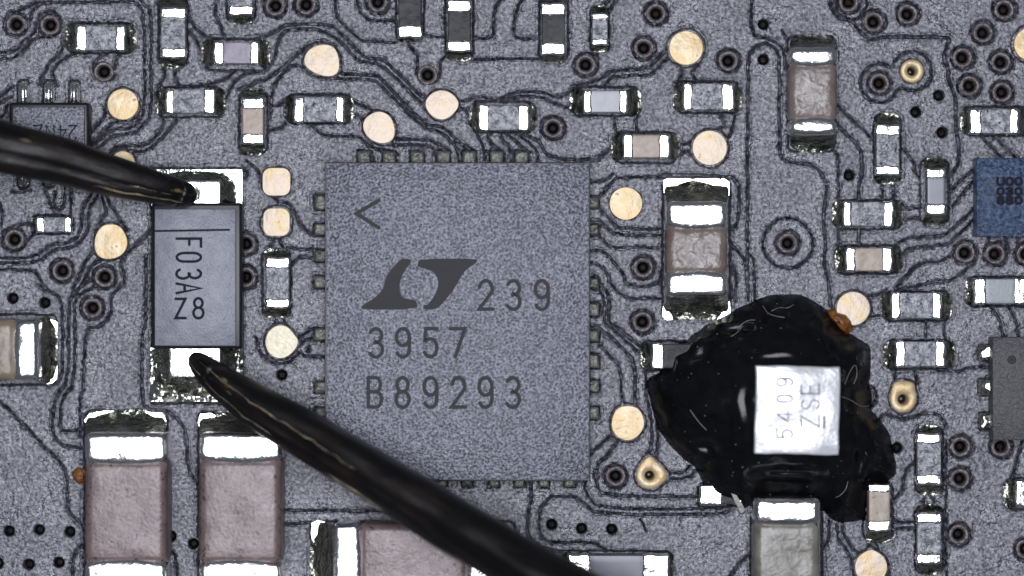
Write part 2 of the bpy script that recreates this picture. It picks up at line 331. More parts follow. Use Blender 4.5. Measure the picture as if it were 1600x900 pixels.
# --- lower left
L((-60,566),(0,626),(47,673),(65,695),(90,718),(104,735),(105,790),(112,805),(130,822),w=1.1); L((82,640),(82,676),(90,690),(103,697),(128,700)); L((128,850),(113,868),(112,950)); L((266,858),(277,872),(277,950))
L((60,445),(75,455),(96,464),(98,500),(98,575),(93,597),(75,603)); L((140,438),(127,448),(109,462),(108,500),(107,595),(86,620),(84,650),w=1.1); L((150,447),(134,455),(116,466),(118,500),(117,600),(95,625),(94,665),(97,675),(127,670))
L((193,425),(195,440),(188,450),(173,463),(175,480),(172,497),(157,510),(133,513),(131,600),(125,625),(125,680)); L((228,400),(228,505),(222,518),(221,630),(235,641),(262,641),(278,655),(292,675),(293,735),(306,750),w=1.2)
L((-60,403),(0,403),(53,403),(78,382),(108,380),(127,365),(129,325),(143,302),(148,290)); L((-60,411),(0,411),(60,410),(83,390),(115,387),(137,367),(139,325),(150,312),(153,298)); L((-60,421),(0,421),(55,421),(62,435),(72,452))
L((158,298),(162,320),(168,330),(158,345),(148,362)); L((146,385),(145,395),(132,410),(126,430),(113,452)); L((165,298),(170,318),(185,338),(198,360)); L((175,405),(155,407),(140,418),(133,435),(123,452),(118,462)); L((236,360),(222,373),(205,390),(187,409),(193,425))
L((72,298),(80,325),(90,338)); L((87,300),(83,318),(92,330),(100,322),(102,290)); L((112,290),(111,335)); L((0,318),(5,335),(2,352)); L((15,358),(30,353),(50,347)); L((38,383),(48,370),(58,364)); L((20,300),(36,300),(48,296))
L((385,252),(400,262),(408,275),(412,295),(430,313),(450,318),(462,332),(467,348),(480,362),(492,368)); L((425,371),(428,380),(418,392)); L((438,371),(436,380),(446,391)); L((448,386),(475,392),(488,388)); L((456,415),(462,405),(475,401),(486,405))
L((431,495),(432,508),(420,516)); L((444,495),(445,508),(453,514)); L((464,530),(482,517),(490,512)); L((465,541),(475,534),(486,528)); L((400,528),(405,550),(420,565),(440,569),(455,565),(470,550),(478,557),(508,558)); L((484,540),(481,549)); L((379,262),(388,270),(382,278))
L((376,360),(374,400)); L((376,410),(374,450))
# --- beyond the frame, so the board goes on
L((-60,120),(-30,110),(-10,112)); L((300,-60),(300,-30),(330,-20)); L((1000,-60),(1010,-30),(1080,-30)); L((1640,560),(1620,600),(1660,640)); L((600,960),(700,950),(820,960)); L((40,960),(60,930),(90,920))

# gold test pads: list of (points, material, ringgap)
def circ(cx, cy, r, n=28, rx=None):
    return [(cx + (rx or r) * math.cos(2 * math.pi * i / n), cy + r * math.sin(2 * math.pi * i / n)) for i in range(n)]
def drop(cx, cy, r, apexes, n=36):
    """round pad with pulled-out points (angle deg, length)"""
    out = []
    for i in range(n):
        t = 360 * i / n; k = r
        for (a, ln_, wdt) in apexes:
            dlt = abs((t - a + 180) % 360 - 180)
            if dlt < wdt: k = max(k, r + (ln_ - r) * (1 - dlt / wdt) ** 1.6)
        out.append((cx + k * math.cos(R(t)), cy - k * math.sin(R(t))))
    return out
def rsq(cx, cy, a, b, r):
    pts = []
    for (sx, sy, a0) in ((1, -1, 0), (-1, -1, 90), (-1, 1, 180), (1, 1, 270)):
        for i in range(6):
            t = R(a0 + 90 * i / 5); pts.append((cx + sx * (a - r) + r * math.cos(t), cy + sy * (b - r) - r * math.sin(t)))
    return pts
PADS = [(smooth_closed([(484,75),(504,68),(522,72),(530,88),(531,112),(518,121),(495,117),(476,104),(474,90)],2),'gold_pink',4.0), (circ(192,163,24.5),'gold',3.5), (smooth_closed([(575,180),(592,172),(610,180),(618,200),(616,218),(600,226),(580,220),(567,205),(567,190)],2),'gold_pink',3.5),
        (smooth_closed([(662,162),(672,146),(690,139),(708,146),(720,163),(706,182),(690,189),(672,181)],2),'gold_pink',3.5), (circ(1072,75,27),'gold',4.5), (circ(1109,231,27.5),'gold_pink',4.5), (circ(1610,69,26),'gold',5),
        (smooth_closed([(160,350),(186,350),(198,368),(200,385),(190,400),(172,406),(155,403),(147,390),(148,368)],2),'gold',3.0), (rsq(432,284,22,22,13),'gold_pink',1.2), (rsq(432,347,21,22,13),'gold_pink',4.0),
        (smooth_closed([(430,508),(448,508),(460,522),(468,534),(458,552),(440,562),(422,556),(413,538),(417,520)],2),'gold_green',4.0), (circ(978,318,26),'gold',0.8), (smooth_closed([(968,634),(994,634),(1005,648),(1008,665),(998,682),(982,690),(964,684),(954,668),(958,646)],2),'gold',4.0),
        (circ(1333,482,26.5),'gold_pink',4.0), (drop(1361,886,25.5,[(90,28,30)]),'gold_pink',4.0), (circ(192,255,19),'gold',4)]
for pts, m, g in PADS: PADHOLE.append((pts, g))
GVIA = [(circ(1425,111,18.5),(1425,111),7.5,1.5), (smooth_closed([(1396,595),(1428,595),(1431,612),(1433,625),(1426,640),(1411,646),(1396,640),(1390,625),(1393,610)],2),(1411,624),8,4.0), (smooth_closed([(1014,710),(1026,720),(1046,742),(1034,758),(1015,766),(997,757),(993,740),(1000,724)],2),(1015,743),7.5,4.5)]
for pts, c, hr, g in GVIA: PADHOLE.append((pts, g)); HOLES.append((c[0], c[1], 10))

# ---- chips: (x0,y0,x1,y1, 'H'/'V', t1, t2, height, body mat, terminal mat, pocket(x0,y0,x1,y1), name, category, group, label)
GR = 'small grey glassy chips soldered around the board'
CH = [
 (117,39,196,80,'H',19,17,.26,'glassy','tin',(100,34,214,84),'resistor','chip resistor','small mottled grey chip lying flat below two ringed vias in the top left corner'),
 (250,11,291,91,'V',18,17,.26,'glassy','tin',(246,-10,294,108),'resistor','chip resistor','upright mottled grey chip at the top edge, left of the lilac capped chip'),
 (357,-56,396,24,'V',16,16,.26,'glassy','tin',(352,-72,400,39),'resistor','chip resistor','chip cut by the top edge, directly above the lilac capacitor'),
 (333,64,405,101,'H',17,15,.30,'lilac','tin',(314,59,422,111),'capacitor','chip capacitor','small lilac capacitor lying flat in the top left, left of a gold pad'),
 (258,138,336,178,'H',14,19,.26,'glassy','tin',(241,134,352,184),'resistor','chip resistor','flat mottled grey chip right of the gold pad beside the top left package'),
 (377,152,413,226,'V',19,18,.30,'beige','tin',(372,139,419,243),'capacitor','chip capacitor','small upright beige capacitor above the two squarish pink gold pads'),
 (621,-42,660,59,'V',20,20,.26,'black_body','tin',(617,-60,664,66),'resistor','chip resistor','leftmost black bodied resistor at the top edge, only its lower half in view'),
 (698,-1,737,81,'V',20,18,.26,'black_body','tin',(694,-20,741,96),'resistor','chip resistor','black bodied upright resistor at the top edge, the middle one of three'),
 (458,150,538,192,'H',18,15,.26,'glassy','tin',(444,146,553,194),'resistor','chip resistor','flat mottled grey chip left of a gold pad above the big square package'),
 (747,163,827,205,'H',18,18,.26,'glassy','tin',(733,157,840,208),'resistor','chip resistor','flat mottled grey chip directly above the top leads of the big package'),
 (845,4,884,86,'V',20,20,.26,'black_body','tin',(841,-14,889,99),'resistor','chip resistor','rightmost black bodied resistor at the top edge, beside a tiny slim chip'),
 (924,20,951,71,'V',11,12,.20,'glassy','tin',(921,8,953,82),'resistor','chip resistor','tiny slim upright chip at the top edge between a black resistor and vias'),
 (911,140,981,177,'H',14,14,.36,'pale','tin',(890,134,1003,182),'capacitor','chip capacitor','small whitish capacitor lying flat above the beige one near the package corner'),
 (1067,129,1148,173,'H',16,21,.26,'glassy','tin',(1051,126,1160,178),'resistor','chip resistor','flat grey chip between the round gold pads left of the long vertical trace'),
 (973,209,1047,248,'H',17,18,.30,'beige','tin',(955,205,1062,256),'capacitor','chip capacitor','small beige capacitor lying flat off the top right corner of the big package'),
 (1368,194,1407,274,'V',18,16,.26,'glassy','tin',(1364,176,1409,288),'resistor','chip resistor','upright grey chip right of the large upper right capacitor'),
 (1515,169,1593,210,'H',20,16,.26,'glassy','tin',(1500,165,1610,213),'resistor','chip resistor','flat grey chip at the right edge above the blue package'),
 (55,338,112,364,'H',15,13,.20,'glassy','tin',(47,335,117,367),'resistor','chip resistor','very small flat chip below the left probe, near the left edge'),
 (414,402,453,482,'V',18,16,.26,'glassy','tin',(408,388,456,497),'resistor','chip resistor','upright grey chip between a squarish pink pad and the cream pad'),
 (1317,314,1397,355,'H',15,17,.26,'glassy','tin',(1300,311,1411,360),'resistor','chip resistor','flat grey chip just above a beige capacitor, right of the large double ringed via'),
 (1321,386,1395,425,'H',17,17,.30,'beige','tin',(1304,382,1411,429),'capacitor','chip capacitor','small beige capacitor lying flat below a grey chip in the right part'),
 (1447,263,1479,336,'V',16,18,.30,'slate','tin',(1437,246,1484,354),'resistor','chip resistor','upright chip with a dark slate window, left of the blue package'),
 (1522,434,1604,476,'H',20,20,.32,'bluegrey','tin',(1507,431,1620,480),'capacitor','chip capacitor','pale blue grey capacitor lying flat at the right edge below three vias'),
 (1392,456,1472,499,'H',16,16,.26,'glassy','tin',(1376,454,1489,503),'resistor','chip resistor','flat grey chip right of the pink gold pad with the brown flux spot'),
 (1399,532,1478,574,'H',17,17,.26,'glassy','tin',(1380,530,1493,578),'resistor','chip resistor','flat grey chip directly above the gold teardrop via on the right'),
 (1356,756,1392,831,'V',14,18,.34,'beige','tin_rough',(1347,750,1396,850),'capacitor','chip capacitor','small upright beige capacitor at the lower right edge of the black resin'),
 (1432,677,1472,758,'V',17,17,.26,'glassy','tin',(1429,664,1475,775),'resistor','chip resistor','upright grey chip right of the black resin, the upper one of a pair'),
 (1432,801,1472,882,'V',18,17,.26,'glassy','tin',(1429,787,1476,899),'resistor','chip resistor','upright grey chip in the lower right, the lower one of a pair'),
 (1587,750,1668,792,'H',18,18,.26,'glassy','tin',(1567,746,1686,798),'resistor','chip resistor','chip cut by the right edge near the bottom, only its left terminal in view'),
]
for c in CH: POCK.append((*c[10], min((c[10][2] - c[10][0]), (c[10][3] - c[10][1])) * 0.34, 0.12))
# larger components
BIG = [
 (1233,73,1309,211,'V',27,24,.70,'taupe','tin_rough',(1230,54,1306,238),'capacitor','large capacitor','large upright taupe capacitor near the top right, beside the long vertical trace'),
 (1041,314,1137,464,'V',40,37,.8,'taupe','tin_rough',(1034,278,1142,500),'capacitor','large capacitor','large upright brown sided capacitor on white pads right of the big package'),
 (-110,498,60,595,'H',38,38,.85,'tan','tin',(-140,490,90,603),'capacitor','large capacitor','large grey brown capacitor lying flat, cut by the left edge'),
 (132,676,261,925,'V',46,46,.95,'brown','tin_rough',(130,640,262,960),'capacitor','large capacitor','large upright mauve brown capacitor at the bottom, the left one of two'),
 (310,676,440,925,'V',44,46,.95,'brown','tin_rough',(308,642,441,960),'capacitor','large capacitor','large upright mauve brown capacitor at the bottom, the right one of two'),
 (520,818,770,948,'H',43,40,.9,'brown','tin_rough',(484,814,806,956),'capacitor','large capacitor','large brown capacitor lying flat at the bottom edge under the lower probe'),
 (887,866,1046,948,'H',36,42,.45,'slate','tin',(880,860,1052,960),'resistor','large resistor','dark grey resistor with two wide bright ends at the bottom edge below three vias'),
 (1178,778,1282,960,'V',40,40,.90,'greyceram','tin',(1172,770,1286,980),'capacitor','large capacitor','large grey capacitor at the bottom edge whose upper end meets the black resin'),
 (1018,536,1098,577,'H',20,18,.30,'black_body','tin',(1000,532,1090,580),'resistor','chip resistor','small dark chip with one bright end, poking from the left side of the resin'),
 (1093,757,1160,790,'H',36,14,.24,'black_body','tin',(1088,754,1150,794),'resistor','chip resistor','small chip whose bright corner peeks out under the lower left resin edge'),
]
for c in BIG: POCK.append((*c[10], 12, 0.12))
POCK.append((234,261,380,322,3,0.10)); POCK.append((234,545,381,632,3,0.10)); POCK.append((236,320,380,547,2,0.10))
for x in (36, 76, 116):
    POCK.append((x - 10, 123, x + 10, 172, 8, 0.1)); POCK.append((x - 10, 262, x + 10, 294, 8, 0.1))

for x in (569, 608, 652, 693, 733, 776, 815): POCK.append((x - 13, 233, x + 13, 262, 4, .06))
for (a, b) in ((305, 328), (350, 368), (390, 409), (431, 450), (513, 532), (596, 615), (637, 652)): POCK.append((488, a - 2.5, 516, b + 2.5, 4, .06))
for (a, b) in ((307, 326), (349, 368), (434, 452), (474, 494), (515, 534), (553, 575), (594, 613), (636, 655)): POCK.append((914, a - 2.5, 939, b + 2.5, 4, .06))
for x in (690, 730, 772, 812, 850, 890): POCK.append((x - 11, 744, x + 11, 764, 4, .06))
for (a, b) in ((540, 563), (594, 617), (646, 671)): POCK.append((1527, a - 3, 1556, b + 3, 4, .06))
# ------------------------------------------------------------------ board height field
ST = 1.25; MX = 42
xs = np.arange(-MX, 1600 + MX + .1, ST); ys = np.arange(-MX, 900 + MX + .1, ST)
GX, GY = np.meshgrid(xs, ys)
def vnoise(scale, seed):
    r = np.random.RandomState(seed); nx = int((1600 + 2 * MX) / scale) + 4; ny = int((900 + 2 * MX) / scale) + 4
    g = r.rand(ny, nx) * 2 - 1
    fx = (GX + MX) / scale; fy = (GY + MX) / scale; ix = fx.astype(int); iy = fy.astype(int); tx = fx - ix; ty = fy - iy
    tx = tx * tx * (3 - 2 * tx); ty = ty * ty * (3 - 2 * ty)
    return (g[iy, ix] * (1 - tx) + g[iy, ix + 1] * tx) * (1 - ty) + (g[iy + 1, ix] * (1 - tx) + g[iy + 1, ix + 1] * tx) * ty
WX = GX + vnoise(7, 1) * 0.9 + vnoise(18, 2) * 0.7; WY = GY + vnoise(7, 3) * 0.9 + vnoise(18, 4) * 0.7
H = np.zeros_like(GX); G = np.full_like(GX, 99.0)
def win(x0, y0, x1, y1):
    i0 = max(0, int((x0 + MX) / ST)); i1 = min(len(xs), int((x1 + MX) / ST) + 2)
    j0 = max(0, int((y0 + MX) / ST)); j1 = min(len(ys), int((y1 + MX) / ST) + 2)
    return slice(j0, j1), slice(i0, i1)
for pts, w in LINES:
    for (a, b) in zip(pts[:-1], pts[1:]):
        s = win(min(a[0], b[0]) - 8, min(a[1], b[1]) - 8, max(a[0], b[0]) + 8, max(a[1], b[1]) + 8)
        if s[0].stop <= s[0].start or s[1].stop <= s[1].start: continue
        X, Y = WX[s], WY[s]; dx, dy = b[0] - a[0], b[1] - a[1]; l2 = dx * dx + dy * dy + 1e-9
        t = np.clip(((X - a[0]) * dx + (Y - a[1]) * dy) / l2, 0, 1)
        d = np.hypot(X - a[0] - t * dx, Y - a[1] - t * dy) / w
        G[s] = np.minimum(G[s], d)
for (x, y, r, w) in RINGS:
    s = win(x - r - 8, y - r - 8, x + r + 8, y + r + 8)
    if s[0].stop <= s[0].start or s[1].stop <= s[1].start: continue
    G[s] = np.minimum(G[s], np.abs(np.hypot(WX[s] - x, WY[s] - y) - r) / w)
def sm(t): t = np.clip(t, 0, 1); return t * t * (3 - 2 * t)
wv = 1 + 0.25 * vnoise(11, 9)
GW = 2.25
H -= 0.085 * np.clip(1 - G / (GW * wv), 0, 1) ** 0.9
H += 0.010 * np.exp(-((G - 3.3) / 1.2) ** 2)
for (x0, y0, x1, y1, r, dep) in POCK:
    s = win(x0 - 12, y0 - 12, x1 + 12, y1 + 12)
    if s[0].stop <= s[0].start or s[1].stop <= s[1].start: continue
    cx, cy, a, b = (x0 + x1) / 2, (y0 + y1) / 2, (x1 - x0) / 2, (y1 - y0) / 2
    qx = np.abs(WX[s] - cx) - a + r; qy = np.abs(WY[s] - cy) - b + r
    sd = np.hypot(np.maximum(qx, 0), np.maximum(qy, 0)) + np.minimum(np.maximum(qx, qy), 0) - r
    H[s] = np.minimum(H[s], 0.02 - (dep + 0.02) * sm((1.5 - sd) / 5.5)) * (sd < 1.5) + H[s] * (sd >= 1.5)
    H[s] += 0.010 * np.exp(-((sd - 3.0) / 1.8) ** 2)
for (x, y, r) in HOLES:
    s = win(x - r - 3, y - r - 3, x + r + 3, y + r + 3)
    if s[0].stop <= s[0].start or s[1].stop <= s[1].start: continue
    d = np.hypot(GX[s] - x, GY[s] - y)
    H[s] = np.where(d < r, -0.45, H[s])
for pts, g in PADHOLE:
    cx = sum(p[0] for p in pts) / len(pts); cy = sum(p[1] for p in pts) / len(pts)
    s = win(min(p[0] for p in pts) - 12, min(p[1] for p in pts) - 12, max(p[0] for p in pts) + 12, max(p[1] for p in pts) + 12)
    if s[0].stop <= s[0].start or s[1].stop <= s[1].start: continue
    X, Y = WX[s], WY[s]
    an = np.arctan2(Y - cy, X - cx) % (2 * math.pi); rr = np.hypot(X - cx, Y - cy)
    pa = np.array([math.atan2(p[1] - cy, p[0] - cx) % (2 * math.pi) for p in pts]); pr = np.array([math.hypot(p[0] - cx, p[1] - cy) for p in pts])
    od = np.argsort(pa); R0 = np.interp(an, pa[od], pr[od], period=2 * math.pi)
    sd = rr - R0
    ok = H[s] > -0.3
    H[s] = np.where(ok & (sd < g), np.minimum(H[s], -0.07 * sm((g - sd) / 3.0)), H[s])
    H[s] += np.where(ok, 0.008 * np.exp(-((sd - g - 1.5) / 1.5) ** 2), 0)
H += 0.0035 * vnoise(30, 21) + 0.0020 * vnoise(9, 22)
ny, nx = GX.shape
V = np.stack([(GX.ravel() - 800) / 100, (450 - GY.ravel()) / 100, H.ravel()], 1)
idx = np.arange(nx * ny).reshape(ny, nx)
F = np.stack([idx[:-1, :-1].ravel(), idx[1:, :-1].ravel(), idx[1:, 1:].ravel(), idx[:-1, 1:].ravel()], 1)
# outer sheet round the detailed part
ox0, ox1, oy0, oy1 = V[:, 0].min(), V[:, 0].max(), V[:, 1].min(), V[:, 1].max(); E = 40.0
ov = np.array([[-E, E, 0], [E, E, 0], [E, -E, 0], [-E, -E, 0], [ox0, oy1, 0], [ox1, oy1, 0], [ox1, oy0, 0], [ox0, oy0, 0]], float)
b0 = len(V); V = np.vstack([V, ov])
F = np.vstack([F, b0 + np.array([[0, 4, 5, 1], [1, 5, 6, 2], [2, 6, 7, 3], [3, 7, 4, 0]])])
me = bpy.data.meshes.new('circuit_board')
me.vertices.add(len(V)); me.vertices.foreach_set('co', V.astype(np.float32).ravel())
me.loops.add(F.size); me.loops.foreach_set('vertex_index', F.astype(np.int32).ravel())
me.polygons.add(len(F)); me.polygons.foreach_set('loop_start', (np.arange(len(F)) * 4).astype(np.int32))
me.polygons.foreach_set('use_smooth', np.zeros(len(F), bool))
me.update(calc_edges=True); me.validate()
me.materials.append(M['mask'])
board = bpy.data.objects.new('circuit_board', me); COL.objects.link(board)
tag(board, 'dark blue grey circuit board surface with fine dark trace outlines', kind='structure')

# vias: parts of the board
for i, (x, y) in enumerate(ring_vias):
    cx, cy, _ = P(x, y)
    rg = obj('via', lathe(cx, cy, [(.168, -.06), (.160, -.012), (.150, .004), (.13, .006), (.105, -.004), (.095, -.02), (.085, -.10), (.070, -.34)], 26, .012), 'ring', board)
    obj('plug', lathe(cx, cy, [(.078, -.22), (.072, -.16), (.045, -.13), (.022, -.120), (.010, -.118)], 16), 'via_hole', rg)
for i, (x, y) in enumerate(plain_vias):
    cx, cy, _ = P(x, y)
    rg = obj('via', lathe(cx, cy, [(.112, -.03), (.108, .003), (.10, .004), (.088, -.02), (.080, -.10), (.070, -.34)], 24, .02), 'mask', board)
    obj('plug', lathe(cx, cy, [(.078, -.22), (.072, -.16), (.045, -.13), (.022, -.120), (.010, -.118)], 16), 'via_hole', rg)
for pts, m, g in PADS:
    plate(pts, 0.004, 0.08, m, board, 'test_pad', bev=0.03, dome=0.004)
for pts, c, hr, g in GVIA:
    n = 36; cx, cy, _ = P(*c)
    q = []
    for i in range(n):                                     # resample outline by angle about the hole
        t = 2 * math.pi * i / n
        best = max(pts, key=lambda p: math.cos(math.atan2(-(p[1] - c[1]), p[0] - c[0]) - t)); q.append(math.hypot(best[0] - c[0], best[1] - c[1]))
    v = []; f = []
    rings = [(1.0, 0, -.07), (1.0, 0, -.004), (.94, 0, .008), (0, hr * 1.2, .008), (0, hr, -.01), (0, hr * .9, -.4)]
    for (s, rr, z) in rings:
        for i in range(n):
            r_ = (q[i] * s if s else rr) / 100; t = 2 * math.pi * i / n; v.append((cx + r_ * math.cos(t), cy + r_ * math.sin(t), z))
    for k in range(len(rings) - 1):
        for i in range(n): f.append((k * n + i, k * n + (i + 1) % n, (k + 1) * n + (i + 1) % n, (k + 1) * n + i))
    rg = obj('gold_ringed_via', (v, f), 'gold', board)
    obj('plug', lathe(cx, cy, [(hr / 100, -.30), (hr / 105, -.32), (.02, -.36), (.01, -.36)], 16), 'via_hole', rg)

# ------------------------------------------------------------------ chips
def fillet(x0, y0, x1, y1, side, tx0, ty0, tx1, ty1, h, foot=1.0):
    """solder meniscus from the terminal end (tx..) out to the land edge; side in 'L','R','T','B' """
    n, m = 12, 12; v = []; f = []
    for i in range(n + 1):
        u = i / n
        for j in range(m + 1):
            w = -1 + 2 * j / m
            rnd = math.sqrt(max(0, 1 - (max(0, (u - 0.35) / 0.65)) ** 2.6)) * 0.94 + 0.06 if u < 1 else 0.55
            z = h * (0.80 * (1 - u) ** 2.2) * (1 - 0.35 * abs(w) ** 3) - 0.045 + 0.02 * (1 - u)
            ww = w
            if side in 'LR':
                xx = (tx0 + 2) + (x0 - tx0 - 2) * u if side == 'L' else (tx1 - 2) + (x1 - tx1 + 2) * u
                hw0 = (ty1 - ty0) / 2 * .98; hw1 = (y1 - y0) / 2 - 3; hw = (hw0 + (hw1 - hw0) * min(1, u * 2.0)) * rnd
                c0 = (ty0 + ty1) / 2; c1 = (y0 + y1) / 2; yy = c0 + (c1 - c0) * u + ww * hw
            else:
                yy = (ty0 + 2) + (y0 - ty0 - 2) * u if side == 'T' else (ty1 - 2) + (y1 - ty1 + 2) * u
                hw0 = (tx1 - tx0) / 2 * .98; hw1 = (x1 - x0) / 2 - 3; hw = (hw0 + (hw1 - hw0) * min(1, u * 2.0)) * rnd
                c0 = (tx0 + tx1) / 2; c1 = (x0 + x1) / 2; xx = c0 + (c1 - c0) * u + ww * hw
            v.append(P(xx, yy, z))
    for i in range(n):
        for j in range(m):
            a = i * (m + 1) + j; q = (a, a + 1, a + m + 2, a + m + 1)
            f.append(q if side in 'RT' else q[::-1])
    return v, f
def build_chip(c, big=False):
    x0, y0, x1, y1, o, t1, t2, h, bm, tm, pk, name, cat, label = c
    cx, cy, _ = P((x0 + x1) / 2, (y0 + y1) / 2, 0)
    t = thing(name, label, cat, (cx, cy, 0))
    r = 0.10 if big else 0.035
    ins = 0.5 if big else 1.5
    hb = h - (0.035 if big else 0.018)
    rag = 0.012 if not big else 0.006
    if o == 'H':
        b = slab(x0 + t1 - 3, y0 + ins, x1 - t2 + 3, y1 - ins, hb, r * (1.25 if big else .5), n=8, rag=0)
        A = slab(x0, y0, x0 + t1, y1, h, r, rag=rag, bulge=('x+', .03) if big else None); B = slab(x1 - t2, y0, x1, y1, h, r, rag=rag, bulge=('x-', .03) if big else None)
    else:
        b = slab(x0 + ins, y0 + t1 - 3, x1 - ins, y1 - t2 + 3, hb, r * (1.25 if big else .5), n=8, rag=0)
        A = slab(x0, y0, x1, y0 + t1, h, r, rag=rag, bulge=('y-', .06) if big else None); B = slab(x0, y1 - t2, x1, y1, h, r, rag=rag, bulge=('y+', .06) if big else None)
    obj('body', b, bm, t); obj('terminal', A, tm, t); obj('terminal', B, tm, t)
    k1 = ('L', 'R') if o == 'H' else ('T', 'B')
    for s in k1: obj('solder_fillet', fillet(*pk, s, x0, y0, x1, y1, h), 'solder', t)
    return t
for c in CH: build_chip(c)
bigs = [build_chip(c, i < 6 or i == 7) for i, c in enumerate(BIG)]
# flat bright corners of the lands left uncovered by solder, cut as parts of the component's joint
def land(x0, y0, x1, y1, parent, r=5, z=-0.02, m='flat_solder', name='solder_land'):
    return obj(name, slab(x0, y0, x1, y1, z + 0.10, 0.012 if r < 8 else .05, z0=0.0, n=3), m, parent)
def corner(pts, parent, z=0.004, m='flat_solder'):
    return plate(pts, z, 0.1, m, parent, 'solder_land', bev=0.04)
b1 = bigs[1]
for p in ([(1036,282),(1042,279),(1090,279),(1062,287),(1046,298),(1037,303)], [(1075,279),(1132,279),(1140,284),(1140,306),(1130,300),(1112,288)],
          [(1036,478),(1048,490),(1052,500),(1040,500),(1035,494)], [(1140,470),(1142,488),(1134,498),(1120,500),(1128,488)]): corner(p, b1)
for p in ([(78,498),(90,503),(90,520),(84,508)], [(90,570),(89,592),(80,600),(72,600),(84,590)]): corner(p, bigs[2])
for p in ([(131,657),(140,646),(165,641),(180,642),(150,650),(136,668)], [(225,643),(255,645),(261,660),(259,672),(250,660),(238,650)]): corner(p, bigs[3])
for p in ([(309,660),(313,646),(330,645),(338,650),(322,658),(312,672)],): corner(p, bigs[4])
for p in ([(487,817),(497,813),(508,815),(500,828),(488,845),(486,835)],): corner(p, bigs[5])

# ------------------------------------------------------------------ strokes / lettering
def arcpts(cx, cy, rx, ry, a0, a1, n=10):
    return [(cx + rx * math.cos(R(a0 + (a1 - a0) * i / n)), cy + ry * math.sin(R(a0 + (a1 - a0) * i / n))) for i in range(n + 1)]
GL = {
 '0': [arcpts(.5, .68, .42, .32, 0, 180) + arcpts(.5, .32, .42, .32, 180, 360) + [(.92, .68)]],
 '2': [arcpts(.5, .70, .42, .30, 165, -20) + [(.06, 0), (.98, 0)]],
 '3': [arcpts(.46, .75, .40, .25, 150, -90) + [(.40, .5)], [(.5, .5)] + arcpts(.46, .26, .44, .27, 85, -150)],
 '4': [[(.72, 0), (.72, 1), (.05, .28)], [(.05, .28), (1, .28)]],
 '5': [[(.92, 1), (.18, 1), (.12, .58)] + arcpts(.47, .32, .43, .32, 130, -150, 14)],
 '7': [[(.02, 1), (.98, 1), (.35, 0)]],
 '8': [arcpts(.5, .76, .36, .24, 0, 360, 18), arcpts(.5, .26, .43, .27, 0, 360, 18)],
 '9': [arcpts(.48, .70, .42, .30, 0, 360, 18), [(.90, .70), (.90, .32)] + arcpts(.48, .28, .42, .29, 0, -150)],
 'B': [[(.06, 0), (.06, 1)], [(.06, 1)] + arcpts(.55, .76, .30, .24, 90, -90) + [(.08, .52)], [(.4, .52)] + arcpts(.56, .26, .36, .26, 90, -90) + [(.06, 0)]],
 'F': [[(.06, 0), (.06, 1), (.95, 1)], [(.06, .52), (.75, .52)]],
 'A': [[(0, 0), (.5, 1), (1, 0)], [(.2, .33), (.8, .33)]],
 'Z': [[(.02, 1), (.98, 1), (.02, 0), (1, 0)]],
 'N': [[(.05, 0), (.05, 1), (.95, 0), (.95, 1)]],
 'E': [[(.95, 1), (.05, 1), (.05, 0), (.95, 0)], [(.05, .5), (.8, .5)]],
 'S': [arcpts(.5, .75, .40, .25, 30, 270, 10) + arcpts(.5, .25, .42, .25, 90, -150, 10)],
 'U': [[(.05, 1), (.05, .3)] + arcpts(.5, .3, .45, .3, 180, 360) + [(.95, 1)]],
 '-': [[(.1, .5), (.9, .5)]],
 '<': [[(1, 1), (0, .52), (1, 0)]],
}
def ribbon(pts, hw, z, v, f):
    """mitred strip with rounded ends in world xy"""
    pts = [p for i, p in enumerate(pts) if i == 0 or math.hypot(p[0] - pts[i - 1][0], p[1] - pts[i - 1][1]) > 1e-4]
    n = len(pts); b = len(v)
    closed = math.hypot(pts[0][0] - pts[-1][0], pts[0][1] - pts[-1][1]) < 1e-3
    for i in range(n):
        p = pts[i]; a = pts[i - 1] if i else (pts[-2] if closed else None); c = pts[i + 1] if i < n - 1 else (pts[1] if closed else None)
        def nrm(s, e): dx, dy = e[0] - s[0], e[1] - s[1]; l = math.hypot(dx, dy); return (-dy / l, dx / l)
        if a is None: nn = nrm(p, c); k = 1
        elif c is None: nn = nrm(a, p); k = 1
        else:
            n1, n2 = nrm(a, p), nrm(p, c); mx, my = n1[0] + n2[0], n1[1] + n2[1]; l = math.hypot(mx, my) or 1
            nn = (mx / l, my / l); k = min(2.4, 1 / max(.2, nn[0] * n1[0] + nn[1] * n1[1]))
        v.append((p[0] + nn[0] * hw * k, p[1] + nn[1] * hw * k, z)); v.append((p[0] - nn[0] * hw * k, p[1] - nn[1] * hw * k, z))
    for i in range(n - 1): f.append((b + 2 * i, b + 2 * i + 1, b + 2 * i + 3, b + 2 * i + 2))
    if not closed:
        for (i, s) in ((0, -1), (n - 1, 1)):
            p = pts[i]; q = pts[1] if i == 0 else pts[n - 2]
            dx, dy = p[0] - q[0], p[1] - q[1]; a0 = math.atan2(dy, dx); c0 = len(v)
            v.append((p[0], p[1], z)); m = 6
            for t in range(m + 1):
                a = a0 - math.pi / 2 + math.pi * t / m; v.append((p[0] + hw * math.cos(a), p[1] + hw * math.sin(a), z))
            for t in range(m): f.append((c0, c0 + 1 + t, c0 + 2 + t))
